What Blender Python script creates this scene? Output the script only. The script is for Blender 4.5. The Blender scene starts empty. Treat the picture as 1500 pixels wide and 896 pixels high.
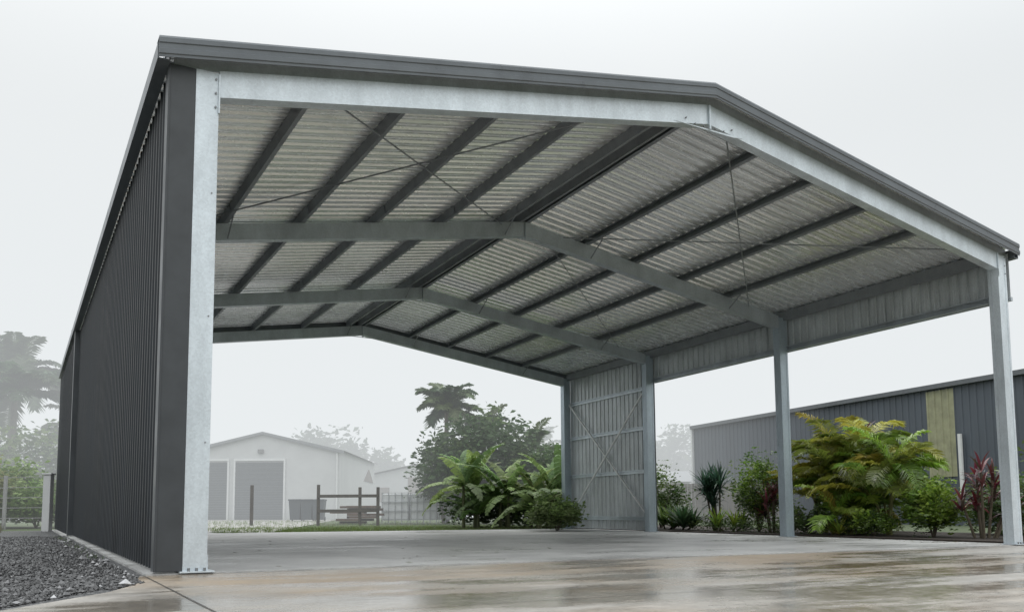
import bpy, math, random
import numpy as np
from mathutils import Vector, Matrix
random.seed(7); rng=np.random.default_rng(7)
scene=bpy.context.scene
scene.view_settings.view_transform='Standard'; scene.view_settings.look='None'; scene.view_settings.exposure=0
# ------------------------------------------------------------------ helpers
W,H,R=13.027,4.8,1.158
Y=[0.0,4.866,9.461,13.398]; YE=19.4
SL=R/(W/2)
def gz(x,y):
    if y<16: return 0.0139*max(y,-14)
    return min(0.2224+0.0150*(y-16),0.66)
def zr(x): return H+R-abs(x-W/2)*SL
def warp(p):
    x,y,z=p
    za=(H-0.0127*y)+(R-0.0146*y)*(1-abs(x-W/2)/(W/2))
    g=0.0139*y
    return (x,y,g+z*(za-g)/zr(x))
CX,CY,CZ=-1.380,-8.582,0.463
YAW=math.radians(29.437)
def S(l,d,z=None):
    """site grid: l metres to the right, d metres away from the driveway entrance"""
    x=CX+d*math.sin(YAW)+l*math.cos(YAW); y=CY+d*math.cos(YAW)-l*math.sin(YAW)
    if z is None: return (x,y,gz(x,y))
    return (x,y,gz(x,y)+z)

def node_mat(name):
    m=bpy.data.materials.new(name); m.use_nodes=True
    nt=m.node_tree; b=nt.nodes['Principled BSDF']
    return m,nt,b
def N(nt,t,**k):
    n=nt.nodes.new(t)
    for a,v in k.items():
        if a in n.inputs.keys(): n.inputs[a].default_value=v
        else: setattr(n,a,v)
    return n
def noise(nt,scale,detail=4,rough=.55,vec=None,stretch=None):
    tc=N(nt,'ShaderNodeTexCoord'); mp=N(nt,'ShaderNodeMapping')
    if stretch: mp.inputs['Scale'].default_value=stretch
    nt.links.new(tc.outputs['Object'],mp.inputs['Vector'])
    n=N(nt,'ShaderNodeTexNoise'); n.inputs['Scale'].default_value=scale; n.inputs['Detail'].default_value=detail; n.inputs['Roughness'].default_value=rough
    nt.links.new(mp.outputs['Vector'],n.inputs['Vector']); return n
def ramp(nt,src,stops):
    r=N(nt,'ShaderNodeValToRGB'); e=r.color_ramp.elements
    while len(e)<len(stops): e.new(0.5)
    for i,(p,c) in enumerate(stops):
        e[i].position=p; e[i].color=(c,c,c,1) if not isinstance(c,tuple) else (*c,1)
    nt.links.new(src,r.inputs['Fac']); return r
def bump(nt,b,src,strength=.3,dist=.02):
    n=N(nt,'ShaderNodeBump'); n.inputs['Strength'].default_value=strength; n.inputs['Distance'].default_value=dist
    nt.links.new(src,n.inputs['Height']); nt.links.new(n.outputs['Normal'],b.inputs['Normal']); return n
def mixc(nt,fac,a,b,mode='MIX'):
    m=N(nt,'ShaderNodeMix'); m.data_type='RGBA'; m.blend_type=mode
    for v,i in ((fac,0),(a,6),(b,7)):
        if hasattr(v,'is_linked') or hasattr(v,'links'): nt.links.new(v,m.inputs[i])
        else: m.inputs[i].default_value=(*v,1) if isinstance(v,tuple) else v
    return m.outputs[2]

def mat_simple(name,col,rough=.6,metal=0.,var=.15,scale=6.,stretch=None,bmp=0.,spec=.5):
    m,nt,b=node_mat(name)
    n=noise(nt,scale,5,.6,stretch=stretch)
    lo=tuple(c*(1-var) for c in col); hi=tuple(min(1,c*(1+var)) for c in col)
    r=ramp(nt,n.outputs['Fac'],[(.3,lo),(.7,hi)])
    nt.links.new(r.outputs['Color'],b.inputs['Base Color'])
    rr=ramp(nt,n.outputs['Fac'],[(.3,max(rough-.08,.02)),(.7,min(rough+.1,1))])
    nt.links.new(rr.outputs['Color'],b.inputs['Roughness'])
    b.inputs['Metallic'].default_value=metal; b.inputs['Specular IOR Level'].default_value=spec
    if bmp: bump(nt,b,n.outputs['Fac'],bmp,.01)
    return m

def mat_galv(name,base,metal,rough,spangle=55):
    m,nt,b=node_mat(name)
    tc=N(nt,'ShaderNodeTexCoord')
    v=N(nt,'ShaderNodeTexVoronoi'); v.inputs['Scale'].default_value=spangle
    nt.links.new(tc.outputs['Object'],v.inputs['Vector'])
    n=noise(nt,3.0,6,.65,stretch=(1,1,.35))
    c1=ramp(nt,n.outputs['Fac'],[(.3,tuple(c*.78 for c in base)),(.72,tuple(min(c*1.12,1) for c in base))])
    sp=N(nt,'ShaderNodeSeparateColor'); nt.links.new(v.outputs['Color'],sp.inputs['Color'])
    c2=ramp(nt,sp.outputs[0],[(0,.88),(1,1.0)])
    nt.links.new(mixc(nt,1.0,c1.outputs['Color'],c2.outputs['Color'],'MULTIPLY'),b.inputs['Base Color'])
    rr=ramp(nt,sp.outputs[1],[(0,rough-.05),(1,rough+.06)]); nt.links.new(rr.outputs['Color'],b.inputs['Roughness'])
    b.inputs['Metallic'].default_value=metal
    return m
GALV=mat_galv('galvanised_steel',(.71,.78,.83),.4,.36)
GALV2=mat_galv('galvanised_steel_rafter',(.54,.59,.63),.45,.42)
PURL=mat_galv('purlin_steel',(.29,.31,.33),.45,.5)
WALLIN=mat_galv('wall_sheet_inside',(.60,.64,.66),.3,.42)
BRACE=mat_galv('brace_strap_steel',(.90,.93,.95),.1,.4)
def mat_roofin():
    m,nt,b=node_mat('zincalume_roof_underside')
    n=noise(nt,.9,5,.6,stretch=(.5,2.2,1)); n2=noise(nt,7,4,.6,stretch=(.25,2.4,1))
    c=ramp(nt,n.outputs['Fac'],[(.3,(.84,.87,.88)),(.7,(.95,.97,.98))]).outputs['Color']
    c2=ramp(nt,n2.outputs['Fac'],[(.3,.92),(.65,1.)]).outputs['Color']
    nt.links.new(mixc(nt,1.,c,c2,'MULTIPLY'),b.inputs['Base Color'])
    nt.links.new(ramp(nt,n2.outputs['Fac'],[(.3,.20),(.7,.32)]).outputs['Color'],b.inputs['Roughness'])
    b.inputs['Metallic'].default_value=.6; return m
ROOFIN=mat_roofin()
DARK=mat_simple('dark_wall_sheet',(.026,.030,.035),.42,0,.35,2.2,(1,1,.22),spec=.35)
TRIM=mat_simple('grey_trim',(.12,.135,.15),.33,0,.15,3)
TRIM2=mat_simple('corner_flashing',(.05,.056,.062),.4,0,.2,3)
BOLT=mat_simple('bolt_zinc',(.25,.26,.27),.4,.7)

class Geo:
    def __init__(s): s.V=[];s.F=[];s.C=[]
    def add(s,vs,fs,col=None):
        o=len(s.V); s.V+= [tuple(v) for v in vs]; s.F+=[tuple(i+o for i in f) for f in fs]
        if col is not None: s.C+=[col]*len(vs)
    def box(s,x0,y0,z0,x1,y1,z1):
        s.add([(x0,y0,z0),(x1,y0,z0),(x1,y1,z0),(x0,y1,z0),(x0,y0,z1),(x1,y0,z1),(x1,y1,z1),(x0,y1,z1)],
        [(0,3,2,1),(4,5,6,7),(0,1,5,4),(1,2,6,5),(2,3,7,6),(3,0,4,7)])
    def extrude(s,prof,p0,p1,A,B):
        p0,p1,A,B=map(Vector,(p0,p1,A,B)); n=len(prof)
        vs=[p0+A*a+B*b for a,b in prof]+[p1+A*a+B*b for a,b in prof]
        fs=[(i,(i+1)%n,(i+1)%n+n,i+n) for i in range(n)]+[tuple(range(n))[::-1],tuple(range(n,2*n))]
        s.add(vs,fs)
    def tube(s,p0,p1,r0,r1=None,n=8):
        r1=r0 if r1 is None else r1
        p0,p1=Vector(p0),Vector(p1); d=(p1-p0).normalized()
        a=d.orthogonal().normalized(); b=d.cross(a)
        vs=[]
        for p,r in ((p0,r0),(p1,r1)):
            for i in range(n):
                t=2*math.pi*i/n; vs.append(p+a*(r*math.cos(t))+b*(r*math.sin(t)))
        s.add(vs,[(i,(i+1)%n,(i+1)%n+n,i+n) for i in range(n)]+[tuple(range(n))[::-1],tuple(range(n,2*n))])
    def corr(s,o,along,across,nrm,width,pitch=.2,h=.03,pan=.13,lengthfn=None):
        """trapezoidal sheet; along = full length vector of the ribs, across = unit"""
        o,al,ac,nr=map(Vector,(o,along,across,nrm)); pts=[]; x=0
        while x<width:
            for dx,hh in ((0,0),(pan*.5-.012,0),(pan*.5-.006,h*.12),(pan*.5+.006,h*.12),(pan*.5+.012,0),(pan,0),(pan+.018,h),(pitch-.018,h)):
                if x+dx<=width: pts.append((x+dx,hh))
            x+=pitch
        pts.append((width,0))
        vs=[]
        for a,hh in pts:
            p=o+ac*a+nr*hh; vs.append(p); vs.append(p+al)
        s.add(vs,[(2*i,2*i+2,2*i+3,2*i+1) for i in range(len(pts)-1)])
def empty(name,loc=(0,0,0)):
    e=bpy.data.objects.new(name,None); e.location=loc; e.empty_display_size=.3; scene.collection.objects.link(e); return e
def mk(name,g,mat,parent=None,wrp=False,smooth=False,bevel=0):
    V=[warp(v) for v in g.V] if wrp else g.V
    me=bpy.data.meshes.new(name); me.from_pydata(V,[],g.F); me.update()
    if g.C:
        at=me.color_attributes.new('Col','FLOAT_COLOR','POINT')
        at.data.foreach_set('color',np.array([(*c,1) for c in g.C],dtype=np.float32).ravel())
    me.materials.append(mat)
    if smooth: me.polygons.foreach_set('use_smooth',[True]*len(me.polygons))
    o=bpy.data.objects.new(name,me); scene.collection.objects.link(o)
    if parent:
        o.parent=parent; o.matrix_parent_inverse=Matrix.Translation(-Vector(parent.location))
    if bevel:
        b=o.modifiers.new('bev','BEVEL'); b.width=bevel; b.segments=2; b.limit_method='ANGLE'
    return o
def cprof(w,f,lip,t):
    return [(0,0),(w,0),(w,f),(w-lip,f),(w-lip,f-t),(w-t,f-t),(w-t,t),(t,t),(t,f-t),(lip,f-t),(lip,f),(0,f)]

# ------------------------------------------------------------------ SHED
shed=empty('steel_carport_shed')
CW=.215; CD=.13; RD=.27
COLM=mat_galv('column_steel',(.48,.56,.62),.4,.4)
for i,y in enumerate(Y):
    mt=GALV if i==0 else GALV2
    g=Geo()
    t=.006
    cw=CW if i==0 else .2
    for x0 in (0.0,W-cw-.02):
        if x0>1:
            xs=x0
            g.extrude(cprof(.13,cw,.028,t),(xs,y+.13,0.012),(xs,y+.13,zr(x0+cw/2)-.01),(0,-1,0),(1,0,0))
            g.extrude([(0,0),(.085,0),(.085,.012),(0,.012)],(xs+.07,y+.015,.012),(xs+.07,y+.015,zr(x0+cw/2)-.02),(1,0,0),(0,1,0))
            g.extrude([(0,0),(.045,0),(.045,.006),(0,.006)],(xs+.175,y-.006,.012),(xs+.175,y-.006,zr(x0+cw/2)-.02),(1,0,0),(0,1,0))
        else:
            g.extrude(cprof(cw,CD,.03,t),(x0,y,0.012),(x0,y,zr(x0+cw/2)-.01),(1,0,0),(0,1,0))
        g.extrude(cprof(cw,.05,.02,t),(x0,y+CD+.004,0.012),(x0,y+CD+.004,zr(x0+cw/2)-.03),(1,0,0),(0,1,0))
        g.box(x0-.03,y-.05,0.003,x0+cw+.06,y+.2,.016)
        g.box(x0+cw+.004,y+.02,.016,x0+cw+.012,y+.1,.16)
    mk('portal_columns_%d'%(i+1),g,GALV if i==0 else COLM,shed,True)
    g=Geo()
    xa=cw+.004
    for sgn in (0,1):
        if sgn==0: a,b=(xa,W/2-.002)
        else: a,b=(W/2+.002,W-cw-.024)
        g.extrude(cprof(RD,.085,.022,t),(a,y+.004,zr(a)-RD),(b,y+.004,zr(b)-RD),(0,0,1),(0,1,0))
        g.extrude(cprof(RD-.004,.06,.02,t),(a,y+.094,zr(a)-RD+.002),(b,y+.094,zr(b)-RD+.002),(0,0,1),(0,1,0))
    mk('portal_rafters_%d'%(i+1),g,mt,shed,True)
    g=Geo()
    xm=W/2
    zz=zr(xm)
    g.add([(xm-.6,y-.004,zz-.6*SL-RD+.03),(xm+.6,y-.004,zz-.6*SL-RD+.03),(xm+.42,y-.004,zz-RD-.10),(xm-.3,y-.004,zz-RD-.085),
           (xm-.6,y+.002,zz-.6*SL-RD+.03),(xm+.6,y+.002,zz-.6*SL-RD+.03),(xm+.42,y+.002,zz-RD-.10),(xm-.3,y+.002,zz-RD-.085)],
          [(0,1,2,3),(7,6,5,4),(0,4,5,1),(1,5,6,2),(2,6,7,3),(3,7,4,0)])
    g.box(xm-.012,y-.03,zz-RD-.08,xm+.012,y-.006,zz-.02)
    mk('portal_brackets_%d'%(i+1),g,mt,shed,True)
g=Geo()
for x0 in (.0,W-CW-.02):
    xx=x0+CW if x0==0 else x0
    g.box(xx-.006,-.022,zr(x0)-.40,xx+.008,-.002,zr(x0)-.01)
mk('column_cleats',g,GALV,shed,True)
g=Geo()
for x0 in (.0,W-CW-.02):
    for dx in (CW-.03,):
        for dz in (.06,.2,.34): g.tube((x0+dx,-.014,zr(x0)-dz),(x0+dx,.002,zr(x0)-dz),.011,n=6)
    for dx in (.05,.12,.19):
        g.tube((x0+dx,-.03,.014),(x0+dx,-.03,.045),.012,n=6)
for z in (1.2,2.4,3.6): g.tube((.17,-.006,z),(.17,.002,z),.008,n=6)
for dx in (-.4,-.25,-.1,.1,.25,.4):
    g.tube((W/2+dx,-.016,zr(W/2)-RD-.0-.05*(abs(dx)<.3)),(W/2+dx,0,zr(W/2)-RD-.05*(abs(dx)<.3)),.011,n=6)
mk('bolts',g,BOLT,shed,True)
PX=[1.25,2.42,3.66,4.9,6.10,6.42, 6.60,7.9,9.05,10.25,11.45]
g=Geo()
for x in PX:
    s=1 if x<W/2 else -1
    A=Vector((s*1,0,SL)).normalized(); Bv=Vector((-SL*s,0,1)).normalized()
    g.extrude([(b,a) for a,b in cprof(.145,.06,.018,.005)],(x,.06,zr(x)+.004),(x,Y[3]+.08,zr(x)+.004),A,Bv)
    for y in Y[1:3]:
        g.extrude([(b,a) for a,b in cprof(.135,.05,.018,.005)],(x-.012*s,y-.45,zr(x)+.006),(x-.012*s,y+.55,zr(x)+.006),A,Bv)
for x,s in ((.02,1),(W-.02,-1)):
    g.extrude([(0,0),(.07*s,0),(.07*s,.2),(0,.2)],(x,.15,zr(x)-.06),(x,Y[3]+.05,zr(x)-.06),(1,0,0),(0,0,1))
mk('purlins',g,PURL,shed,True)
g=Geo()   # continuous closure angle between front rafter and roof sheet
for a,b in ((-.2,W/2-.001),(W/2+.001,W+.08)):
    g.extrude([(0,0),(.148,0),(.148,.004),(0,.004)],(a,.04,zr(a)+.003),(b,.04,zr(b)+.003),(0,0,1),(0,1,0))
mk('roof_closure_angle',g,GALV2,shed,True)
g=Geo()
for j,y in enumerate(Y):
    for x in PX:
        if j: g.box(x-.004,y+.02,zr(x)+.0,x+.002,y+.1,zr(x)+.12)
    for x in (1.3,6.1,7.95,11.4):
        if j: g.tube((x,y+.02,zr(x)-RD+.02),(x,y-.38,zr(x)+.02),.012,n=4)
mk('fly_braces',g,PURL,shed,True)
zo=.158
Yr0,Yr1=-.13,Y[3]+.15
for nm,off,mt in (('roof_sheet_underside',0,ROOFIN),('roof_sheet_top',.004,TRIM)):
    g=Geo()
    for s in (0,1):
        xe=-.27 if s==0 else W+.12
        xr=W/2
        n=Vector((-SL,0,1)).normalized() if s==0 else Vector((SL,0,1)).normalized()
        g.corr((xe,Yr0,zr(xe)+zo+off),(xr-xe,0,zr(xr)-zr(xe)),(0,1,0),n,Yr1-Yr0,.21,.042,.12)
    mk(nm,g,mt,shed,True)
g=Geo()
zc=zr(W/2)+zo+.045
g.add([(W/2-.25,Yr0-.02,zc-.25*SL),(W/2,Yr0-.02,zc),(W/2+.25,Yr0-.02,zc-.25*SL),(W/2-.25,Yr1+.02,zc-.25*SL),(W/2,Yr1+.02,zc),(W/2+.25,Yr1+.02,zc-.25*SL)],[(0,1,4,3),(1,2,5,4)])
mk('ridge_cap',g,TRIM,shed,True)
def barge(y,sg):
    g=Geo()
    pr=[(.235,.14),(.235,-.02),(.215,-.028),(.17,-.028),(.162,-.018),(.118,-.018),(.11,-.03),(.062,-.03),(.054,-.02),(.03,-.02),(.03,-.012),(.05,-.010),(.227,-.010),(.227,.14)]
    pr=[(a,b*sg) for a,b in pr]
    for xa_,xb_ in ((-.36,W/2),(W/2,W+.16)):
        g.extrude(pr,(xa_,y,zr(xa_)),(xb_,y,zr(xb_)),(0,0,1),(0,1,0))
    return g
mk('front_barge_capping',barge(-.13,1),TRIM,shed,True)
mk('rear_barge_capping',barge(Yr1,-1),TRIM,shed,True)
g=Geo()
for x,s in ((-.25,-1),(W+.08,1)):
    pr=[(0,0),(.115*s,0),(.115*s,.16),(.10*s,.16),(.10*s,.012),(.012*s,.012),(.012*s,.15),(0,.15)]
    y1=YE if s<0 else Yr1
    g.extrude(pr,(x,-.10,zr(0)-.03),(x,y1,zr(0)-.03),(1,0,0),(0,0,1))
mk('gutters',g,TRIM,shed,True)
g=Geo(); XL=-.2
g.corr((XL,.08,.03),(0,0,H-.03),(0,1,0),(-1,0,0),12.55-.08,.2,.034,.13)
g.corr((XL-.07,12.75,.03),(0,0,H-.03),(0,1,0),(-1,0,0),YE-12.75,.2,.034,.13)
mk('left_wall_sheet',g,DARK,shed,True)
g=Geo(); g.corr((XL+.005,.1,.03),(0,0,H-.03),(0,1,0),(-1,0,0),12.5-.1,.2,.034,.13)
mk('left_wall_lining',g,WALLIN,shed,True)
g=Geo()
for z in (.25,1.5,2.8,4.0): g.box(XL+.04,.14,z,XL+.17,Y[3],z+.08)
mk('left_wall_girts',g,PURL,shed,True)
g=Geo()
g.box(XL-.045,-.012,.015,-.004,.09,H+.0)
g.box(XL-.052,-.02,.015,XL-.03,.16,H-.002)
g.box(XL-.13,12.55,.02,XL-.0,12.76,H-.02)
g.box(XL-.11,YE,.02,XL+.2,YE+.1,H)
mk('corner_flashings',g,TRIM2,shed,True,bevel=.006)
XR=W+.0
def rwall(y0,y1,z0,z1,nm):
    g=Geo(); g.corr((XR+.04,y0,z0),(0,0,z1-z0),(0,1,0),(1,0,0),y1-y0,.19,.029,.125); mk(nm+'_lining',g,WALLIN,shed,True)
    g=Geo(); g.corr((XR+.045,y0,z0),(0,0,z1-z0),(0,1,0),(1,0,0),y1-y0,.19,.029,.125); mk(nm+'_sheet',g,DARK,shed,True)
rwall(-.02,Y[2],4.12,4.86,'right_header')
rwall(Y[2],Y[3]+.05,.03,4.86,'right_wall')
g=Geo()
for k in range(2):
    y0,y1=Y[k]+.19,Y[k+1]-.004
    g.extrude(cprof(.12,.075,.018,.005),(XR+.03,y0,4.06),(XR+.03,y1,4.06),(0,0,1),(-1,0,0))
g.box(XR+.034,-.03,4.05,XR+.085,Y[2],4.115)
mk('right_header_rail',g,GALV2,shed,True)
g=Geo()
for z in (.3,1.6,2.8,3.9):
    g.extrude(cprof(.1,.06,.018,.005),(XR+.03,Y[2]+.19,z),(XR+.03,Y[3]-.004,z),(0,0,1),(-1,0,0))
mk('right_wall_girts',g,GALV,shed,True)
g=Geo()
def strap(a,b,w=.055):
    g.tube(a,b,w*.5,n=4)
strap((XR-.05,Y[2]+.2,.35),(XR-.05,Y[3]-.02,3.95)); strap((XR-.08,Y[2]+.2,3.95),(XR-.08,Y[3]-.02,.35))
mk('wall_cross_brace',g,BRACE,shed,True)
g=Geo()
def rod(x0,y0,x1,y1,r=.011): g.tube((x0,y0,zr(x0)-.06),(x1,y1,zr(x1)-.06),r,n=6)
rod(1.2,.12,6.0,Y[1]-.05); rod(.5,Y[1]-.05,5.4,.12)
rod(6.9,.12,11.9,Y[1]-.05); rod(12.3,.2,7.3,Y[1]-.05)
rod(7.0,Y[1]+.15,11.9,Y[2]-.05,.009)
mk('roof_brace_rods',g,PURL,shed,True)

# ------------------------------------------------------------------ ground materials
def mat_concrete(name,base,wet):
    m,nt,b=node_mat(name)
    n1=noise(nt,.55,6,.62); n2=noise(nt,9,5,.7); n3=noise(nt,60,3,.6); n4=noise(nt,.8,7,.65,stretch=(.4,1.5,1)); n5=noise(nt,.35,5,.6,stretch=(.6,1.2,1))
    c=ramp(nt,n1.outputs['Fac'],[(.30,tuple(v*.62 for v in base)),(.5,base),(.72,tuple(min(1,v*1.25) for v in base))]).outputs['Color']
    st=ramp(nt,n2.outputs['Fac'],[(.3,.78),(.7,1.0)]).outputs['Color']
    c=mixc(nt,1.,c,st,'MULTIPLY')
    sp=ramp(nt,n3.outputs['Fac'],[(.35,.84),(.6,1.0)]).outputs['Color']
    c=mixc(nt,1.,c,sp,'MULTIPLY')
    tan=ramp(nt,n5.outputs['Fac'],[(.46,(1,1,1)),(.62,(.86,.72,.57))]).outputs['Color']
    if wet: c=mixc(nt,1.,c,tan,'MULTIPLY')
    tc=N(nt,'ShaderNodeTexCoord'); sx=N(nt,'ShaderNodeSeparateXYZ'); nt.links.new(tc.outputs['Object'],sx.inputs[0])
    mr=N(nt,'ShaderNodeMapRange'); nt.links.new(sx.outputs['Y'],mr.inputs['Value'])
    if wet: mr.inputs['From Min'].default_value=.3; mr.inputs['From Max'].default_value=-3.0; mr.inputs['To Min'].default_value=-.05; mr.inputs['To Max'].default_value=.10
    else: mr.inputs['From Min'].default_value=12; mr.inputs['From Max'].default_value=0; mr.inputs['To Min'].default_value=-.04; mr.inputs['To Max'].default_value=.0
    ad=N(nt,'ShaderNodeMath'); ad.operation='ADD'; nt.links.new(n4.outputs['Fac'],ad.inputs[0]); nt.links.new(mr.outputs[0],ad.inputs[1])
    wf=ramp(nt,ad.outputs[0],[(.45,0.),(.62,1.)]).outputs['Color']
    wc=mixc(nt,1.,c,(.60,.56,.50) if wet else (.62,.61,.60),'MULTIPLY')
    nt.links.new(mixc(nt,wf,c,wc),b.inputs['Base Color'])
    r0=ramp(nt,n2.outputs['Fac'],[(.3,.40),(.7,.58)]).outputs['Color']
    r1=ramp(nt,n2.outputs['Fac'],[(.35,.09 if wet else .2),(.75,.26 if wet else .36)]).outputs['Color']
    nt.links.new(mixc(nt,wf,r0,r1),b.inputs['Roughness'])
    bn=N(nt,'ShaderNodeBump'); bn.inputs['Distance'].default_value=.006
    iv=ramp(nt,wf,[(0,.5),(1,.12)]).outputs['Color']; nt.links.new(iv,bn.inputs['Strength'])
    nt.links.new(n3.outputs['Fac'],bn.inputs['Height']); nt.links.new(bn.outputs['Normal'],b.inputs['Normal'])
    b.inputs['Specular IOR Level'].default_value=.45
    return m
SLAB=mat_concrete('damp_concrete_slab',(.54,.54,.53),False)
APRON=mat_concrete('wet_concrete_apron',(.42,.40,.37),True)
JOINT=mat_simple('concrete_joint',(.06,.055,.05),.6)
def mat_ground():
    m,nt,b=node_mat('grass_ground'); n=noise(nt,.35,6,.6); n2=noise(nt,14,4,.7)
    c=ramp(nt,n.outputs['Fac'],[(.35,(.10,.10,.06)),(.5,(.075,.115,.035)),(.7,(.11,.15,.05))]).outputs['Color']
    s=ramp(nt,n2.outputs['Fac'],[(.3,.6),(.7,1.)]).outputs['Color']
    nt.links.new(mixc(nt,1.,c,s,'MULTIPLY'),b.inputs['Base Color']); b.inputs['Roughness'].default_value=.9; bump(nt,b,n2.outputs['Fac'],.6,.05); return m
GRASS=mat_ground()
def mat_gravel():
    m,nt,b=node_mat('gravel'); tc=N(nt,'ShaderNodeTexCoord')
    v=N(nt,'ShaderNodeTexVoronoi'); v.inputs['Scale'].default_value=38; nt.links.new(tc.outputs['Object'],v.inputs['Vector'])
    sp=N(nt,'ShaderNodeSeparateColor'); nt.links.new(v.outputs['Color'],sp.inputs['Color'])
    c=ramp(nt,sp.outputs[0],[(0,(.03,.031,.034)),(.6,(.075,.077,.08)),(1,(.17,.17,.17))]).outputs['Color']
    nt.links.new(c,b.inputs['Base Color']); b.inputs['Roughness'].default_value=.45
    iv=ramp(nt,v.outputs['Distance'],[(0,1.),(.7,0.)]); bump(nt,b,iv.outputs['Color'],.9,.02); return m
GRAV=mat_gravel()
MULCH=mat_simple('mulch',(.035,.026,.02),.85,0,.5,25,bmp=.9)
PATHM=mat_simple('pale_path',(.33,.32,.30),.5,0,.15,2)
def sheet(name,rect,mat,off):
    x0,y0,x1,y1=rect
    ys=[y0]+[v for v in (-14,16,45.2) if y0<v<y1]+[y1]
    g=Geo(); vs=[]
    for y in ys: vs+=[(x0,y,gz(0,y)+off),(x1,y,gz(0,y)+off)]
    g.add(vs,[(2*i,2*i+1,2*i+3,2*i+2) for i in range(len(ys)-1)]); return mk(name,g,mat)
sheet('ground',(-700,-400,700,900),GRASS,-.03)
def poly(name,pts,mat,off,thick=0):
    g=Geo(); n=len(pts); vs=[(x,y,gz(x,y)+off) for x,y in pts]; fs=[tuple(range(n))]
    if thick:
        vs+=[(x,y,gz(x,y)+off-thick) for x,y in pts]; fs+=[(i,i+n,(i+1)%n+n,(i+1)%n) for i in range(n)]
    g.add(vs,fs); return mk(name,g,mat)
poly('gravel_ground',[(-14,-8),(-.2,-8),(-.2,19.5),(-14,19.5)],GRAV,-.022)
poly('concrete_slab',[(-.31,0),(W+.25,0),(W+.25,Y[3]+.3),(-.31,Y[3]+.3)],SLAB,0,.12)
poly('concrete_slab_extension',[(-.38,Y[3]+.302),(3.0,Y[3]+.302),(3.0,YE+.3),(-.38,YE+.3)],SLAB,-.004,.12)
poly('concrete_apron',[(-.36,-.012),(-.52,-1.0),(-.75,-1.55),(-1.4,-2.5),(-2.6,-3.9),(-5,-6),(-5,-13.9),(30,-13.9),(30,-.012)],APRON,-.012,.12)
g=Geo()
def joint(x0,y0,x1,y1,w=.008,off=.002):
    d=Vector((x1-x0,y1-y0,0)).normalized(); n=Vector((-d.y,d.x,0))*w*.5
    g.add([(x0-n.x,y0-n.y,gz(0,y0)+off),(x1-n.x,y1-n.y,gz(0,y1)+off),(x1+n.x,y1+n.y,gz(0,y1)+off),(x0+n.x,y0+n.y,gz(0,y0)+off)],[(0,1,2,3)])
joint(-.33,-.02,-.33,-13,.012,-.008); joint(6.5,-.02,6.5,-13.8,off=-.008); joint(13.4,-.02,13.4,-13.8,off=-.008); joint(-1.2,-3.6,29,-3.6,off=-.008)
joint(0,Y[1],W,Y[1],.008,.004); joint(0,Y[2],W,Y[2],.008,.004); joint(W/2,.1,W/2,Y[3],.008,.004)
mk('concrete_joints',g,JOINT)
poly('garden_bed',[(W+.28,.05),(W+5,.05),(W+5,16),(W+.28,16)],MULCH,.03,.1)
poly('mulch_ground',[(W+5,-1),(27,-1),(29,27),(W+5,27)],mat_simple('dull_green_grass',(.06,.08,.035),.9,0,.4,3,bmp=.5),-.012)  # dull green grass tone, varied by noise
a=[S(-17.5,47.5),S(-9.4,47.5),S(-6.2,22.6),S(-9.2,24)]
poly('gravel_driveway',[(p[0],p[1]) for p in a],PATHM,-.02)
def stones(name,n,region,mat,rr=(.008,.02),tones=(.03,.04,.055,.075,.12),lift=-.018):
    Vs=[];Fs=[];Cs=[];k=0
    base=np.array([(1,0,0),(-1,0,0),(0,1,0),(0,-1,0),(0,0,1),(0,0,-1)],float)
    f=[(0,2,4),(2,1,4),(1,3,4),(3,0,4),(2,0,5),(1,2,5),(3,1,5),(0,3,5)]
    for _ in range(n):
        x,y=region()
        r=random.uniform(*rr)*(1.0 if random.random()>.06 else 1.9)
        v=base*rng.uniform(.6,1.25,(6,3))*r; v[:,2]*=.75
        a=random.uniform(0,6.28); c,s=math.cos(a),math.sin(a)
        v=v@np.array([[c,s,0],[-s,c,0],[0,0,1]])+rng.uniform(-.2,.2,(6,3))*r
        v+= (x,y,gz(x,y)+lift+random.uniform(0,.012))
        cc=random.choice(tones)*random.uniform(.8,1.2)
        Vs+=v.tolist(); Fs+=[tuple(i+k for i in q) for q in f]; Cs+=[(cc,cc*1.0,cc*1.02)]*6; k+=6
    g=Geo(); g.V=[tuple(v) for v in Vs]; g.F=Fs; g.C=Cs
    return mk(name,g,mat)
def mat_attr(name,rough=.5,trans=0.,spec=.5):
    m,nt,b=node_mat(name); at=N(nt,'ShaderNodeAttribute'); at.attribute_name='Col'
    nt.links.new(at.outputs['Color'],b.inputs['Base Color']); b.inputs['Roughness'].default_value=rough; b.inputs['Specular IOR Level'].default_value=spec
    if trans:
        t=N(nt,'ShaderNodeBsdfTranslucent'); mx=N(nt,'ShaderNodeMixShader'); mx.inputs[0].default_value=trans
        hs=N(nt,'ShaderNodeHueSaturation'); hs.inputs['Value'].default_value=1.6; nt.links.new(at.outputs['Color'],hs.inputs['Color']); nt.links.new(hs.outputs[0],t.inputs['Color'])
        out=nt.nodes['Material Output']; nt.links.new(b.outputs[0],mx.inputs[1]); nt.links.new(t.outputs[0],mx.inputs[2]); nt.links.new(mx.outputs[0],out.inputs['Surface'])
    return m
STONE=mat_attr('wet_stone',.3)
LEAF=mat_attr('wet_leaves',.38,.3)
def region():
    while True:
        y=-2.6+ (random.random()**1.7)*16; x=-.4-random.random()**1.3*min(6,1.2+.45*(y+2.7))
        xe=-.42 if y>-.9 else -.45-(-.9-y)*.6-(.1 if y<-1.3 else 0)
        if x<xe: return x,y
stones('gravel',15000,region,STONE)
def region2():
    y=random.uniform(-2.4,11); x=-.42-random.random()**2*.5
    if y<-.9: x-=(-.9-y)*.62
    return x,y
stones('loose_pale_stones',110,region2,STONE,(.012,.03),(.2,.3,.4,.12),-.005)

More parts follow.
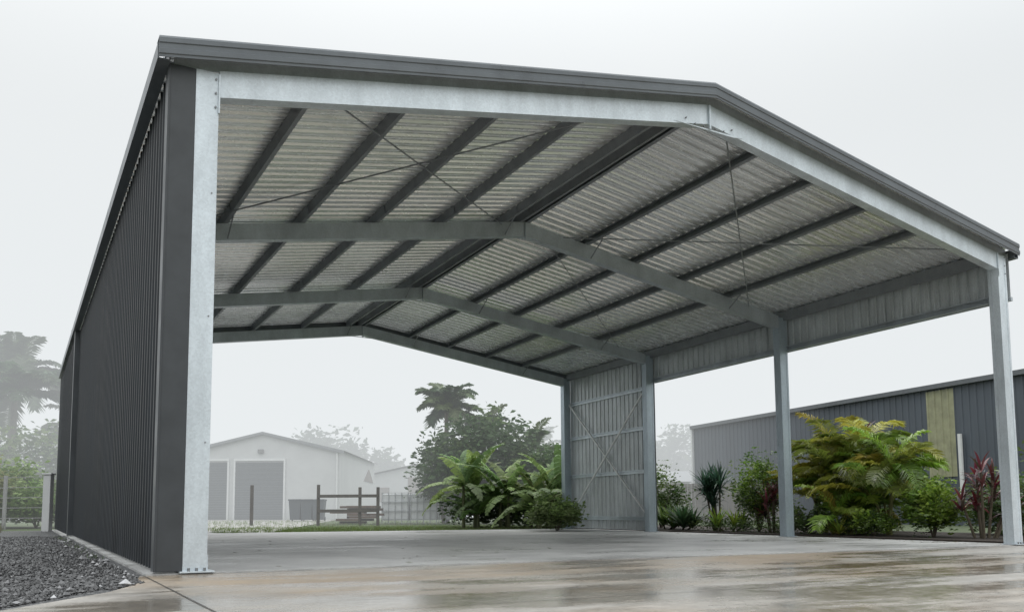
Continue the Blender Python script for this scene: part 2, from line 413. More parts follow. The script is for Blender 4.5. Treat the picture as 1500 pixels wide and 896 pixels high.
# ------------------------------------------------------------------ vegetation
def vcol(base,lo=.6,hi=1.4):
    k=random.uniform(lo,hi); return tuple(max(0,min(1,c*k*random.uniform(.9,1.1))) for c in base)
def foliage(g,c,rad,nclump,nleaf,size,cols,cl=.28,jit=1.1):
    c=np.array(c); rad=np.array(rad)
    for _ in range(nclump):
        d=rng.normal(size=3); d/=np.linalg.norm(d)
        if d[2]<-.2: d[2]*=.5
        rr=rng.uniform(.35,1.)**.5*rng.uniform(.82,jit)
        cc=c+d*rad*rr
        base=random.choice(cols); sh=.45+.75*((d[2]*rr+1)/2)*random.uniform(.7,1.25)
        s=rad.mean()*cl*random.uniform(.6,1.3)
        P=cc+np.clip(rng.normal(size=(nleaf,3)),-1.7,1.7)*s*.55
        for p in P:
            n=rng.normal(size=3); n[2]=abs(n[2])*.5; n/=np.linalg.norm(n)
            t=rng.normal(size=3); w=np.cross(n,t); w/=np.linalg.norm(w); L=size*random.uniform(.6,1.4)
            a=p; b=p+n*L*.5+w*L*.22; e=p+n*L; f=p+n*L*.5-w*L*.22
            k=sh*random.uniform(.7,1.3)
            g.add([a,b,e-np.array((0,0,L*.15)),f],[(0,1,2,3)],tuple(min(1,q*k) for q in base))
def frond(g,p,az,el,L,droop,ll,cols,nl=26,w=.03,twist=.0):
    p=np.array(p,float); pts=[p.copy()]; e=el; ns=12; dirs=[]
    for i in range(ns):
        d=np.array((math.cos(az)*math.cos(e),math.sin(az)*math.cos(e),math.sin(e))); dirs.append(d)
        p=p+d*L/ns; pts.append(p.copy()); e-=droop/ns*(.4+1.2*i/ns)
    side=np.array((-math.sin(az),math.cos(az),0)); base=vcol(random.choice(cols),.75,1.25)
    stem=tuple(min(1,b*1.3) for b in base)
    for i in range(ns):
        r=.013*(1-i/ns)*max(L,1)*.6+.004
        g.add([pts[i]+side*r,pts[i]-side*r,pts[i+1]-side*r*.9,pts[i+1]+side*r*.9],[(0,1,2,3)],stem)
    for j in range(nl):
        s=.14+.86*(j+.5)/nl; k=min(int(s*ns),ns-1); f=s*ns-k; q=pts[k]*(1-f)+pts[k+1]*f; d=dirs[k]
        l=ll*(math.sin(math.pi*min(1,s*.93+.05))**.6)*random.uniform(.85,1.1)+.03
        upv=np.cross(side,d)*-1.0
        if upv[2]<0: upv=-upv
        for sg in (-1,1):
            dd=side*sg*.8+d*.6+upv*random.uniform(.05,.35); dd/=np.linalg.norm(dd)
            m=q+dd*l*.5; t=q+dd*l+np.array((0,0,-l*random.uniform(.2,.5)))
            wv=d*w*.5
            kk=random.uniform(.7,1.3); col=tuple(min(1,c*kk) for c in base)
            g.add([q-wv*.5,q+wv*.5,m+wv,t,m-wv],[(0,1,2,3,4)],col)
def palm(name,loc,h,nf,L,ll,cols,stems=1,spread=.0,nl=26,w=.035,trunk_r=.09,parent_mat=None,tcol=(.14,.12,.09),emin=-.1,hmin=.5):
    e=empty(name,loc); g=Geo(); tg=Geo()
    for s in range(stems):
        a=random.uniform(0,6.28); hh=h*random.uniform(hmin,1.05) if stems>1 else h
        bx,by=loc[0]+math.cos(a)*spread*.35*random.random(),loc[1]+math.sin(a)*spread*.35*random.random()
        tx,ty=bx+math.cos(a)*spread*random.uniform(.2,1),by+math.sin(a)*spread*random.uniform(.2,1)
        prev=Vector((bx,by,loc[2]-.03))
        for i in range(1,9):
            f=i/8; q=Vector((bx+(tx-bx)*f**1.5,by+(ty-by)*f**1.5,loc[2]+hh*f))
            tg.tube(prev,q,trunk_r*(1.15-.4*(f-.125)),trunk_r*(1.1-.4*f),8); prev=q
        for k in range(nf):
            frond(g,prev,2*math.pi*(k*.382)+random.uniform(-.2,.2),random.uniform(emin,1.4),L*random.uniform(.75,1.1),random.uniform(1.1,2.0),ll,cols,nl,w)
    mk('trunk',tg,mat_simple('palm_trunk',tcol,.7,0,.3,8,bmp=.4),e); mk('fronds',g,parent_mat or LEAF,e)
    return e
def straps(name,loc,n,L,w,cols,h=0,el=(.3,1.45),droop=.9,heads=1,spread=.2):
    e=empty(name,loc); g=Geo(); tg=Geo()
    for hd in range(heads):
        bx,by=loc[0]+random.uniform(-spread,spread),loc[1]+random.uniform(-spread,spread); hz=loc[2]+h*random.uniform(.5,1.)
        tg.tube((loc[0]+(bx-loc[0])*.4,loc[1]+(by-loc[1])*.4,loc[2]-.03),(bx,by,hz+.05),.03,.02,6)
        for i in range(n):
            az=i*2.4+random.uniform(-.3,.3); ee=random.uniform(*el); l=L*random.uniform(.7,1.1); p=np.array((bx,by,hz+random.uniform(-.25,.1)*min(1,h)))
            side=np.array((-math.sin(az),math.cos(az),0)); pts=[p]; ns=5
            for k in range(ns):
                d=np.array((math.cos(az)*math.cos(ee),math.sin(az)*math.cos(ee),math.sin(ee))); p=p+d*l/ns; pts.append(p); ee-=droop/ns*(.3+k/ns*1.5)
            ww=[.35,.9,1.,.8,.5,.03]; vs=[]
            for k in range(ns+1): vs+=[pts[k]-side*w*ww[k]*.5,pts[k]+side*w*ww[k]*.5]
            g.add(vs,[(2*k,2*k+1,2*k+3,2*k+2) for k in range(ns)],vcol(random.choice(cols)))
    mk('stem',tg,mat_simple('plant_stem',(.12,.10,.07),.8),e); mk('leaves',g,LEAF,e); return e
def banana(name,loc,n,L,w,h,cols,mat,ns_=5,sp=1.):
    e=empty(name,loc); g=Geo(); tg=Geo()
    for s in range(ns_):
        bx,by=loc[0]+random.uniform(-1,1)*sp,loc[1]+random.uniform(-.5,.5); hh=h*random.uniform(.3,1.)
        tg.tube((bx,by,loc[2]-.03),(bx,by,loc[2]+hh),.06,.04,8)
        for i in range(n):
            az=i*2.4+random.random(); ee=random.uniform(.0,1.45); l=L*random.uniform(.7,1.1); p=np.array((bx,by,loc[2]+hh)); side=np.array((-math.sin(az),math.cos(az),0)); base=vcol(random.choice(cols),.75,1.25); ns=14
            for k in range(ns):
                d=np.array((math.cos(az)*math.cos(ee),math.sin(az)*math.cos(ee),math.sin(ee))); q=p+d*l/ns
                ww=w*math.sin(math.pi*min(.98,(k+1.2)/(ns+.8)))**.6*.5
                for sg in (-1,1):
                    dr=np.array((0,0,-ww*random.uniform(.2,.6))); kk=random.uniform(.8,1.25)
                    g.add([p,q-d*l/ns*.12,q-d*l/ns*.1+side*sg*ww+dr,p+side*sg*ww+dr],[(0,1,2,3)],tuple(min(1,c*kk) for c in base))
                p=q; ee-=1.5/ns*(.4+k/ns)
    mk('pseudostems',tg,mat_simple('banana_stem',(.12,.13,.06),.6),e); mk('leaves',g,mat,e)
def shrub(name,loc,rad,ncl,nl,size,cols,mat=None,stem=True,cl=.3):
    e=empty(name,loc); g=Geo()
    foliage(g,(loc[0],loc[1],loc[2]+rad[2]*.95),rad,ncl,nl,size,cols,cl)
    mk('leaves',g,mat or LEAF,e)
    if stem:
        tg=Geo()
        for k in range(5):
            a=k*1.256+random.random()
            m_=(loc[0]+math.cos(a)*rad[0]*.2,loc[1]+math.sin(a)*rad[1]*.2,loc[2]+rad[2]*.7)
            tg.tube((loc[0],loc[1],loc[2]-.05),m_,.035*rad[2],.022*rad[2],6)
            tg.tube(m_,(loc[0]+math.cos(a)*rad[0]*.55,loc[1]+math.sin(a)*rad[1]*.55,loc[2]+rad[2]*1.35),.022*rad[2],.008,6)
        mk('branches',tg,mat_simple('bark',(.10,.08,.06),.85,0,.3,8),e)
    return e
G1=[(.07,.12,.03),(.05,.095,.025),(.10,.15,.035)]
G2=[(.18,.28,.035),(.12,.21,.03),(.22,.31,.05)]
GY=[(.23,.26,.04),(.30,.29,.05),(.13,.19,.03),(.18,.23,.04)]
GB=[(.035,.075,.05),(.05,.10,.06)]
RED=[(.13,.025,.03),(.09,.02,.03),(.05,.04,.03),(.10,.035,.035)]
def B(y,x=14.6): return (x,y,gz(x,y)+.03)
palm('golden_cane_palm',B(5.0,15.0),2.45,8,1.45,.42,GY,stems=6,spread=.75,nl=32,w=.036,trunk_r=.035,tcol=(.2,.2,.08),emin=.1,hmin=.5)
palm('golden_cane_palm',B(4.0,15.0),1.45,8,1.35,.38,GY+G2,stems=4,spread=.5,nl=28,w=.036,trunk_r=.03,tcol=(.2,.2,.08),emin=.1)
palm('golden_cane_palm',B(6.0,15.3),1.2,8,1.2,.36,GY,stems=4,spread=.5,nl=28,w=.036,trunk_r=.03,tcol=(.2,.2,.08),emin=.1)
palm('golden_cane_palm',B(4.7,14.5),.5,8,1.05,.34,G2+GY,stems=4,spread=.5,nl=28,w=.036,trunk_r=.03,tcol=(.2,.2,.08))
shrub('leafy_shrub',B(2.65,14.5),(.62,.60,.56),75,50,.10,G2)
shrub('leafy_shrub',B(7.35,14.5),(.5,.5,.95),65,50,.09,G2+G1)
shrub('leafy_shrub',B(9.0,16.2),(.8,.8,1.0),60,50,.10,G1)
shrub('leafy_shrub',B(5.3,13.95),(.45,.6,.33),45,40,.08,G1)
shrub('leafy_shrub',B(3.6,13.95),(.4,.5,.26),40,40,.08,G1+G2)
shrub('leafy_shrub',B(1.1,16.4),(.9,.9,1.0),70,45,.10,G1)
shrub('leafy_shrub',B(6.2,17.4),(1.2,1.6,.9),90,50,.12,G1)
shrub('leafy_shrub',B(2.6,17.4),(1.2,1.4,.6),90,50,.12,G1)
shrub('leafy_shrub',B(.3,15.6),(.6,.5,.6),45,45,.09,G2)
shrub('leafy_shrub',B(.2,17.0),(.8,.6,1.6),70,45,.12,G2)
straps('red_cordyline',B(1.75,14.7),20,.5,.055,RED,h=1.2,heads=9,spread=.45,el=(-.2,1.4),droop=1.1)
straps('red_cordyline',B(6.6,14.2),18,.45,.05,RED,h=1.0,heads=4,spread=.25,el=(-.2,1.4),droop=1.1)
straps('red_cordyline',B(.75,15.2),18,.5,.055,RED,h=1.4,heads=5,spread=.3,el=(-.2,1.4),droop=1.1)
straps('red_cordyline',B(5.3,15.9),18,.6,.055,RED,h=2.6,heads=3,spread=.3,el=(-.2,1.4),droop=1.1)
straps('spiky_yucca',B(8.75,14.5),60,.6,.05,GB,h=1.25,el=(-.4,1.5),droop=.3,heads=6,spread=.3)
straps('agave_plant',B(9.7,14.1),46,.75,.07,[(.06,.12,.05),(.05,.09,.04)],h=.1,heads=3,spread=.35)
straps('agave_plant',B(10.6,14.3),40,.8,.07,G1,h=.1,heads=3,spread=.4)
straps('agave_plant',B(7.9,14.1),36,.6,.05,G2,h=.1,heads=3,spread=.3)
straps('bromeliad_plant',B(4.6,13.8),30,.4,.05,GY,h=.05,heads=4,spread=.5)
shrub('groundcover_plants',B(6.0,14.0),(.5,3.6,.2),130,40,.06,G1,stem=False,cl=.12)
shrub('leafy_shrub',B(14.8,14.2),(.9,.9,.9),60,50,.11,G1)
shrub('leafy_shrub',B(12.2,15.4),(.8,.9,.9),60,50,.11,G1)
MISTY=mat_attr('misty_leaves',.6,.25)
GH=[(.075,.12,.055),(.06,.10,.045),(.10,.145,.06)]
GH2=[(.17,.25,.08),(.13,.20,.07),(.21,.28,.11)]
shrub('tree_grove',S(-1.1,35),(2.35,1.8,2.1),170,60,.24,GH,MISTY)
shrub('tree_grove',S(1.1,34),(1.3,1.3,1.5),90,55,.2,GH,MISTY)
shrub('tree_grove',S(-2.8,36),(1.1,1.2,1.8),70,55,.22,GH,MISTY)
palm('palm_tree',S(-2.75,37),4.7,22,1.7,.55,GH,nl=26,w=.10,trunk_r=.12,parent_mat=MISTY)
palm('palm_tree',S(-1.2,38),3.7,18,1.7,.5,GH,nl=24,w=.09,trunk_r=.12,parent_mat=MISTY)
palm('palm_tree',S(.8,37),2.8,18,1.8,.5,GH,nl=24,w=.09,trunk_r=.12,parent_mat=MISTY)
palm('palm_tree',S(3.0,85),7.0,16,2.8,.7,GH,nl=22,w=.12,trunk_r=.14,parent_mat=MISTY)
palm('palm_tree',S(18.3,100),7.0,18,2.8,.7,GH,nl=22,w=.12,trunk_r=.14,parent_mat=MISTY)
banana('banana_plant',S(-.9,28),10,1.9,.36,1.35,GH2,MISTY,6,1.0)
banana('banana_plant',S(.7,27.4),10,1.8,.34,1.2,GH2,MISTY,6,1.0)
shrub('leafy_shrub',S(1.2,24),(.7,.7,.45),60,45,.13,GH2,MISTY)
shrub('leafy_shrub',S(-.2,29.4),(2.2,.9,.55),110,50,.15,GH,MISTY)
palm('palm_tree',S(-27.2,48),6.6,26,3.7,1.05,GH,nl=28,w=.17,trunk_r=.2,parent_mat=MISTY)
palm('palm_tree',S(-29.6,52),8.2,24,3.7,1.0,GH,nl=28,w=.17,trunk_r=.2,parent_mat=MISTY)
palm('palm_tree',S(-25.8,54),4.8,24,3.4,.95,GH,nl=28,w=.17,trunk_r=.2,parent_mat=MISTY)
shrub('leafy_shrub',S(-25,46),(4.0,2.4,2.3),150,55,.34,GH+GH2,MISTY)
shrub('leafy_shrub',S(-17,29),(2.2,1.4,1.0),120,50,.2,GH2,MISTY)
shrub('leafy_shrub',S(-15.0,28),(1.2,1.0,.65),70,50,.16,GH2,MISTY)
shrub('leafy_shrub',S(-16.2,27),(.8,.8,1.15),60,50,.14,[(.26,.27,.13),(.19,.23,.10)],MISTY)
e=empty('distant_trees',S(0,100)); g=Geo()
FAR=[(.08,.11,.06),(.06,.09,.05)]
for l,d,r in [(-19,90,4.6),(-15.5,92,4.2),(-22,95,3.8),(-12.5,95,3.2),(-27,100,3.5),(-7,100,3.2),(-2,105,4),(4,100,4),(9,105,4.4),(14,100,5.),(19,100,5.2),(24,95,4),(30,90,5),(-33,95,4),(-40,90,5),(-47,90,5),(-55,88,6),(-62,85,6),(40,85,6),(52,80,7)]:
    p=S(l,d); foliage(g,(p[0],p[1],p[2]+r*.9),(r*1.15,r,r),60,60,.75,FAR,.26,.95)
mk('crowns',g,MISTY,e)
tg=Geo()
for l,d in [(-19,90),(-15.5,92),(4,100),(14,100),(19,100)]:
    p=S(l,d); tg.tube((p[0],p[1],p[2]-.2),(p[0],p[1],p[2]+4),.3,.15,8)
mk('trunks',tg,mat_simple('far_bark',(.15,.14,.13),.9),e)
g=Geo()
def tuft(x,y,h,n=7,cols=G1):
    z=gz(x,y)-.03
    for _ in range(n):
        a=random.uniform(0,6.28); dx,dy=math.cos(a),math.sin(a); hh=h*random.uniform(.5,1.2); bx,by=x+random.uniform(-.06,.06),y+random.uniform(-.06,.06)
        g.add([(bx-dy*.006,by+dx*.006,z),(bx+dy*.006,by-dx*.006,z),(bx+dx*hh*.4,by+dy*hh*.4,z+hh)],[(0,1,2)],vcol(random.choice(cols)))
for _ in range(3200): tuft(random.uniform(3.2,14),random.uniform(13.9,20),.07,5,[(.12,.18,.05),(.16,.2,.07)])
for _ in range(1500): tuft(random.uniform(3.2,22),random.uniform(20,34),.10,5,[(.14,.2,.07),(.17,.21,.08)])
for _ in range(1500): tuft(random.uniform(-9,-1.6),random.uniform(9,22),.24,7,[(.12,.11,.06),(.10,.12,.05),(.16,.14,.09)])
for _ in range(60): tuft(-.42-random.random()*.12,random.uniform(3,13),.05,5,G1)
mk('grass',g,LEAF)
g=Geo()
for _ in range(170):
    if random.random()<.75: x,y=random.uniform(12.2,13.25),random.uniform(.2,9.2)
    else: x,y=random.uniform(.5,12.5),random.uniform(.2,9)
    a=random.uniform(0,6.28); L=random.uniform(.02,.05); z=gz(x,y)+.006; c,s=math.cos(a),math.sin(a)
    g.add([(x-c*L,y-s*L,z),(x+s*L*.35,y-c*L*.35,z+.006),(x+c*L,y+s*L,z+.003),(x-s*L*.35,y+c*L*.35,z+.004)],[(0,1,2,3)],vcol(random.choice([(.12,.08,.03),(.07,.05,.03),(.10,.11,.03)])))
mk('fallen_leaves',g,LEAF)

# ------------------------------------------------------------------ buildings
class GS(Geo):
    """geometry given on the site grid (l,d,height) relative to a floor level"""
    def __init__(s,z0): super().__init__(); s.z0=z0
    def add(s,vs,fs,col=None):
        out=[]
        for v in vs:
            p=S(v[0],v[1]); out.append((p[0],p[1],s.z0+v[2]))
        super().add(out,fs,col)
WHITE=mat_simple('pale_wall_sheet',(.55,.56,.56),.55,0,.06,1)
WHITE2=mat_simple('white_trim',(.68,.69,.69),.5,0,.05)
DOOR=mat_simple('roller_door_grey',(.10,.11,.12),.5,0,.1)
RG=mat_simple('weathered_roof',(.25,.26,.27),.5,0,.1)
z0=S(-13.5,48)[2]-.05
e=empty('garage_building',S(-13.5,48)); l0,l1,lm,d0,d1=-17.8,-9.35,-13.55,48,60; E,A_=3.75,4.72
g=GS(z0)
g.add([(l0,d0,0),(l1,d0,0),(l1,d0,E),(lm,d0,A_),(l0,d0,E),(l0,d1,0),(l1,d1,0),(l1,d1,E),(lm,d1,A_),(l0,d1,E)],[(0,1,2,3,4),(9,8,7,6,5),(1,6,7,2),(5,0,4,9)])
mk('walls',g,WHITE,e)
g=GS(z0)
g.add([(l0-.25,d0-.2,E-.03),(lm,d0-.2,A_+.06),(l1+.25,d0-.2,E-.03),(l0-.25,d1,E-.03),(lm,d1,A_+.06),(l1+.25,d1,E-.03),
       (l0-.25,d0-.2,E-.20),(lm,d0-.2,A_-.08),(l1+.25,d0-.2,E-.20)],[(0,1,4,3),(1,2,5,4),(0,6,7,1),(1,7,8,2)])
mk('roof',g,RG,e)
g=GS(z0)
for a,b in ((-17.3,-15.45),(-15.0,-12.4)):
    for k in range(24):
        zz=k*.13; g.box(a,d0-.05-.012*(k%2),zz,b,d0-.02,zz+.126)
mk('roller_doors',g,DOOR,e)
g=GS(z0)
for a,b in ((-17.3,-15.45),(-15.0,-12.4)):
    g.box(a-.1,d0-.09,0,a-.005,d0-.01,3.2); g.box(b+.005,d0-.09,0,b+.1,d0-.01,3.2); g.box(a-.1,d0-.09,3.204,b+.1,d0-.01,3.32)
g.tube((l1-.15,d0-.08,0),(l1-.15,d0-.08,3.6),.05)
mk('door_frames',g,WHITE2,e)
g=GS(z0); g.box(-13.8,d0-.14,3.62,-13.5,d0-.012,3.82); mk('wall_light',g,mat_simple('lamp_housing',(.2,.2,.2),.5),e)
z0=S(-7,62)[2]-.1
e=empty('small_white_building',S(-7,62)); l0,l1,lm,d0,d1=-10.2,-5.9,-6.6,62,68
g=GS(z0); g.add([(l0,d0,0),(l1,d0,0),(l1,d0,3.4),(lm,d0,3.75),(l0,d0,3.0),(l0,d1,0),(l1,d1,0),(l1,d1,3.4),(lm,d1,3.75),(l0,d1,3.0)],[(0,1,2,3,4),(9,8,7,6,5),(1,6,7,2),(5,0,4,9)]); mk('walls',g,WHITE,e)
g=GS(z0); g.add([(l0-.3,d0-.3,3.02),(lm,d0-.3,3.85),(l1+.3,d0-.3,3.45),(l0-.3,d1,3.02),(lm,d1,3.85),(l1+.3,d1,3.45)],[(0,1,4,3),(1,2,5,4)]); g.box(l0-.3,d0-.33,2.9,l0+.1,d0-.3,3.05); mk('roof',g,RG,e)
g=GS(z0); g.box(-7.3,d0-.04,.6,-6.3,d0-.01,2.9); g.box(-9.4,d0-.04,1.2,-8.6,d0-.01,2.2); mk('door_and_window',g,mat_simple('brown_door',(.20,.17,.15),.6),e)
z0=S(-10.6,56)[2]-.1
e=empty('brown_roof_hut',S(-10,56)); g=GS(z0); g.box(-11.2,56,0,-9.6,59,2.4); mk('walls',g,WHITE,e)
g=GS(z0); g.add([(-11.5,55.7,2.4),(-9.3,55.7,2.4),(-9.3,59.3,2.4),(-11.5,59.3,2.4),(-11.5,57.5,3.2),(-9.3,57.5,3.2)],[(0,1,5,4),(2,3,4,5),(1,2,5),(3,0,4)]); mk('roof',g,mat_simple('brown_roofing',(.2,.17,.15),.7),e)
e=empty('neighbouring_warehouse',(28,12,.3))
NW=mat_simple('neighbour_wall',(.085,.10,.12),.55,0,.15,1.2,(1,1,.3))
def nx(y): return 27.0+ (y)*.11
g=Geo()
p0=Vector((nx(-3),-3,0)); p1=Vector((nx(27.4),27.4,0)); ac=(p1-p0).normalized(); nn=Vector((-ac.y,ac.x,0))
zb=.1
g.corr((p0.x,p0.y,zb),(0,0,5.15),ac,nn,(p1-p0).length,.3,.03,.2)
mk('front_wall',g,NW,e)
g=Geo(); q=p1-nn*14; g.add([(p1.x,p1.y,zb),(q.x,q.y,zb),(q.x,q.y,5.25),(p1.x-nn.x*7,p1.y-nn.y*7,6.6),(p1.x,p1.y,5.25)],[(0,1,2,3,4)])
q0=p0-nn*14; g.add([(p0.x,p0.y,zb),(q0.x,q0.y,zb),(q0.x,q0.y,5.25),(p0.x-nn.x*7,p0.y-nn.y*7,6.6),(p0.x,p0.y,5.25)],[(0,1,2,3,4)])
mk('end_walls',g,NW,e)
g=Geo(); r0=p0-nn*7; r1=p1-nn*7
g.add([(p0.x+nn.x*.1,p0.y,5.27),(p1.x+nn.x*.1,p1.y,5.27),(r1.x,r1.y,6.63),(r0.x,r0.y,6.63),(q0.x,q0.y,5.27),(q.x,q.y,5.27)],[(0,1,2,3),(3,2,5,4)]); mk('roof',g,RG,e)
g=Geo(); g.extrude([(0,0),(.16,0),(.16,.17),(0,.17)],(p0.x+nn.x*.04,p0.y,5.16),(p1.x+nn.x*.04,p1.y+.1,5.16),nn,(0,0,1))
mk('gutter',g,mat_simple('dark_gutter',(.12,.13,.14),.5),e)
g=Geo()
g.extrude([(0,0),(.12,0),(.12,.12),(0,.12)],(p1.x+nn.x*.04,p1.y-.02,zb),(p1.x+nn.x*.04,p1.y-.02,5.15),nn,ac)
yy=11.0; g.tube((nx(yy)-.16,yy,1.2),(nx(yy)-.16,yy,3.4),.08); g.tube((nx(22)-.16,22,.2),(nx(22)-.16,22,3.2),.08)
mk('downpipes_and_trim',g,WHITE2,e)
g=Geo(); a=p0+ac*(14.35); g.corr((a.x+nn.x*.036,a.y,1.9),(0,0,3.2),ac,nn,1.2,.3,.03,.2); mk('fibreglass_panel',g,mat_simple('aged_fibreglass',(.30,.30,.19),.5,0,.2,3),e)

# ------------------------------------------------------------------ fences and yard things
TIM=mat_simple('weathered_timber',(.09,.08,.07),.85,0,.25,5)
def at(name,l,d): 
    return empty(name,S(l,d)),GS(S(l,d)[2])
e,g=at('timber_rail_fence',-6,32)
for l in (-9.4,-7.0,-5.5,-4.85): g.box(l-.05,31.95,-.1,l+.05,32.05,1.45 if l<-6 else 1.35)
mk('posts',g,TIM,e)
g=GS(S(-6,32)[2]); g.box(-7.0,31.91,.45,-4.85,31.945,.56); g.box(-7.0,31.91,.98,-4.85,31.945,1.09); mk('rails',g,TIM,e)
e,g=at('white_water_tank',-3.9,36)
TK=mat_simple('white_tank_plastic',(.62,.64,.65),.4,0,.05)
for c in (-4.75,-3.6,-2.45):
    g.box(c-.53,36,.12,c+.53,37,1.2)
mk('tanks',g,TK,e,bevel=.05)
g=GS(S(-3.9,36)[2])
for c in (-4.75,-3.6,-2.45):
    for k in range(5): g.box(c-.55+k*.265,35.96,.0,c-.52+k*.265,35.985,1.24)
    for k in range(4): g.box(c-.55,35.93,.12+k*.36,c+.55,35.955,.15+k*.36)
mk('cage',g,mat_simple('cage_steel',(.42,.44,.45),.4,.5),e)
e,g=at('timber_stack',-6.2,35)
for k in range(14): 
    l=random.uniform(-7.2,-6.2); g.box(l,34.6+random.random()*.6,.0+.1*(k//2),l+random.uniform(.7,1.3),35.3+random.random()*.4,.09+.1*(k//2))
mk('planks',g,mat_simple('brown_timber',(.13,.09,.07),.8,0,.3),e)
for i,l in enumerate((-10.3,-9.75,-9.2)):
    e,g=at('wheelie_bin',l,42)
    g.add([(l-.22,42,.05),(l+.22,42,.05),(l+.22,42.45,.05),(l-.22,42.45,.05),(l-.28,41.95,.95),(l+.28,41.95,.95),(l+.28,42.55,.95),(l-.28,42.55,.95)],[(0,3,2,1),(4,5,6,7),(0,1,5,4),(1,2,6,5),(2,3,7,6),(3,0,4,7)])
    g.box(l-.3,41.92,.953,l+.3,42.6,1.02); g.tube((l-.25,42.5,.1),(l-.2,42.5,.1),.1); g.tube((l+.2,42.5,.1),(l+.25,42.5,.1),.1)
    mk('bin',g,mat_simple('bin_plastic',(.06,.07,.08),.5),e)
e,g=at('white_gate_post',-12.6,24)
g.box(-12.72,24,-.1,-12.52,24.2,1.5); g.box(-12.75,23.97,1.502,-12.49,24.23,1.55); mk('post',g,WHITE,e,bevel=.01)
e,g=at('wire_fence',-15,26)
for l in (-14.9,-13.6,-16.3,-17.8): g.box(l-.04,26,-.1,l+.04,26.08,1.55)
for k in range(5): g.tube((-18,26.04,.3+k*.28),(-12.7,24.2,.3+k*.28),.012,n=4)
mk('posts_and_wires',g,mat_simple('fence_grey',(.3,.3,.3),.6),e)
e,g=at('paling_fence',7,40)
for k in range(60):
    l=6.0+k*.16; g.box(l,40,0,l+.145,40.03,1.7+random.uniform(-.02,.02))
mk('palings',g,mat_simple('grey_palings',(.2,.19,.18),.8,0,.2,3),e)
z0=S(11.5,60)[2]
e=empty('white_cottage',S(11.3,58)); g=GS(z0); g.box(9.6,58,0,11.6,62,2.3); mk('walls',g,WHITE,e)
g=GS(z0); g.add([(9.3,57.7,2.3),(11.9,57.7,2.3),(11.9,62.3,2.3),(9.3,62.3,2.3),(9.3,60,3.1),(11.9,60,3.1)],[(0,1,5,4),(2,3,4,5),(1,2,5),(3,0,4)]); mk('roof',g,RG,e)
# ------------------------------------------------------------------ mist (drizzle haze; its own emission stands in for scattered daylight)
g=Geo(); g.box(-250,17.5,-1,350,260,40)
m=bpy.data.materials.new('glowing_drizzle_mist'); m.use_nodes=True; nt=m.node_tree; nt.nodes.clear()
D_=.015; LC=(.82,.855,.87)
o=nt.nodes.new('ShaderNodeOutputMaterial'); v=nt.nodes.new('ShaderNodeVolumeAbsorption'); v.inputs['Density'].default_value=D_; v.inputs['Color'].default_value=(0,0,0,1)
em=nt.nodes.new('ShaderNodeEmission'); em.inputs['Color'].default_value=(*LC,1); em.inputs['Strength'].default_value=D_
ad=nt.nodes.new('ShaderNodeAddShader'); nt.links.new(v.outputs[0],ad.inputs[0]); nt.links.new(em.outputs[0],ad.inputs[1])
nt.links.new(ad.outputs[0],o.inputs['Volume'])
mk('glowing_drizzle_mist',g,m)
# ------------------------------------------------------------------ world: overcast, brighter toward the zenith
SE,SR=math.radians(48),math.radians(200)
w=bpy.data.worlds.new('World'); scene.world=w; w.use_nodes=True; nt=w.node_tree; nt.nodes.clear()
out=nt.nodes.new('ShaderNodeOutputWorld'); sky=nt.nodes.new('ShaderNodeTexSky'); sky.sky_type='NISHITA'; sky.sun_disc=False; sky.sun_elevation=SE; sky.sun_rotation=SR; sky.dust_density=5; sky.air_density=1
hs=nt.nodes.new('ShaderNodeHueSaturation'); hs.inputs['Saturation'].default_value=.2; nt.links.new(sky.outputs[0],hs.inputs['Color'])
b1=nt.nodes.new('ShaderNodeBackground'); b1.inputs['Strength'].default_value=.11; nt.links.new(hs.outputs[0],b1.inputs['Color'])
tc=nt.nodes.new('ShaderNodeTexCoord'); nz=nt.nodes.new('ShaderNodeTexNoise'); nz.inputs['Scale'].default_value=1.6; nz.inputs['Detail'].default_value=4; nt.links.new(tc.outputs['Generated'],nz.inputs['Vector'])
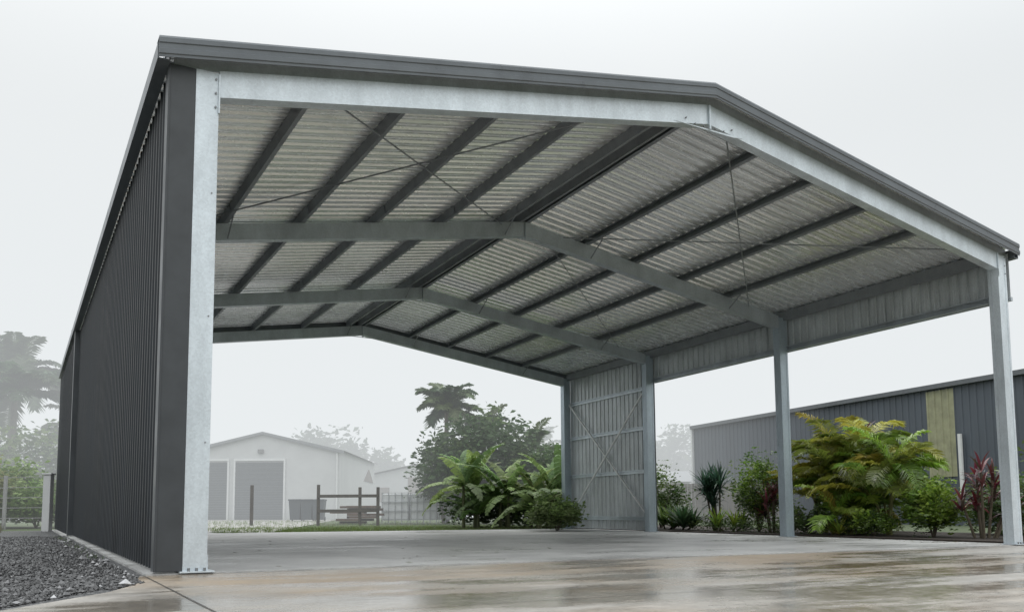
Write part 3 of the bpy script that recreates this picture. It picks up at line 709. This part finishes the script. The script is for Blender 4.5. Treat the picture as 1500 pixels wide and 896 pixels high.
cr=nt.nodes.new('ShaderNodeValToRGB'); cr.color_ramp.elements[0].position=.3; cr.color_ramp.elements[0].color=(.83,.865,.88,1); cr.color_ramp.elements[1].position=.7; cr.color_ramp.elements[1].color=(.93,.95,.955,1)
nt.links.new(nz.outputs['Fac'],cr.inputs['Fac'])
sx=nt.nodes.new('ShaderNodeSeparateXYZ'); nt.links.new(tc.outputs['Generated'],sx.inputs[0])
mr=nt.nodes.new('ShaderNodeMapRange'); mr.interpolation_type='SMOOTHSTEP'; mr.inputs['From Min'].default_value=.38; mr.inputs['From Max'].default_value=.9; mr.inputs['To Min'].default_value=1.0; mr.inputs['To Max'].default_value=3.1; nt.links.new(sx.outputs['Z'],mr.inputs['Value'])
b2=nt.nodes.new('ShaderNodeBackground'); nt.links.new(mr.outputs[0],b2.inputs['Strength']); nt.links.new(cr.outputs['Color'],b2.inputs['Color'])
mx=nt.nodes.new('ShaderNodeMixShader'); mx.inputs[0].default_value=.85; nt.links.new(b1.outputs[0],mx.inputs[1]); nt.links.new(b2.outputs[0],mx.inputs[2]); nt.links.new(mx.outputs[0],out.inputs['Surface'])
sd=bpy.data.lights.new('sun','SUN'); sd.energy=1.4; sd.angle=math.radians(30); sd.color=(1,.98,.95)
so=bpy.data.objects.new('sun',sd); scene.collection.objects.link(so); so.rotation_euler=(math.radians(90)-SE,0,math.radians(180)-SR+math.pi)
# ------------------------------------------------------------------ camera
cd=bpy.data.cameras.new('camera'); cam=bpy.data.objects.new('camera',cd); scene.collection.objects.link(cam); scene.camera=cam
cd.sensor_width=36; cd.lens=1296.6/1500*36; cd.shift_y=(635.2-448)/1500; cd.clip_end=3000; cd.clip_start=.05
pit=math.radians(5.523); rol=math.radians(-.404)
fw=Vector((math.sin(YAW)*math.cos(pit),math.cos(YAW)*math.cos(pit),math.sin(pit))); r=Vector((math.cos(YAW),-math.sin(YAW),0)); u=r.cross(fw)
r2=r*math.cos(rol)+u*math.sin(rol); u2=-r*math.sin(rol)+u*math.cos(rol)
M=Matrix((( r2.x,u2.x,-fw.x,CX),(r2.y,u2.y,-fw.y,CY),(r2.z,u2.z,-fw.z,CZ),(0,0,0,1)))
cam.matrix_world=M
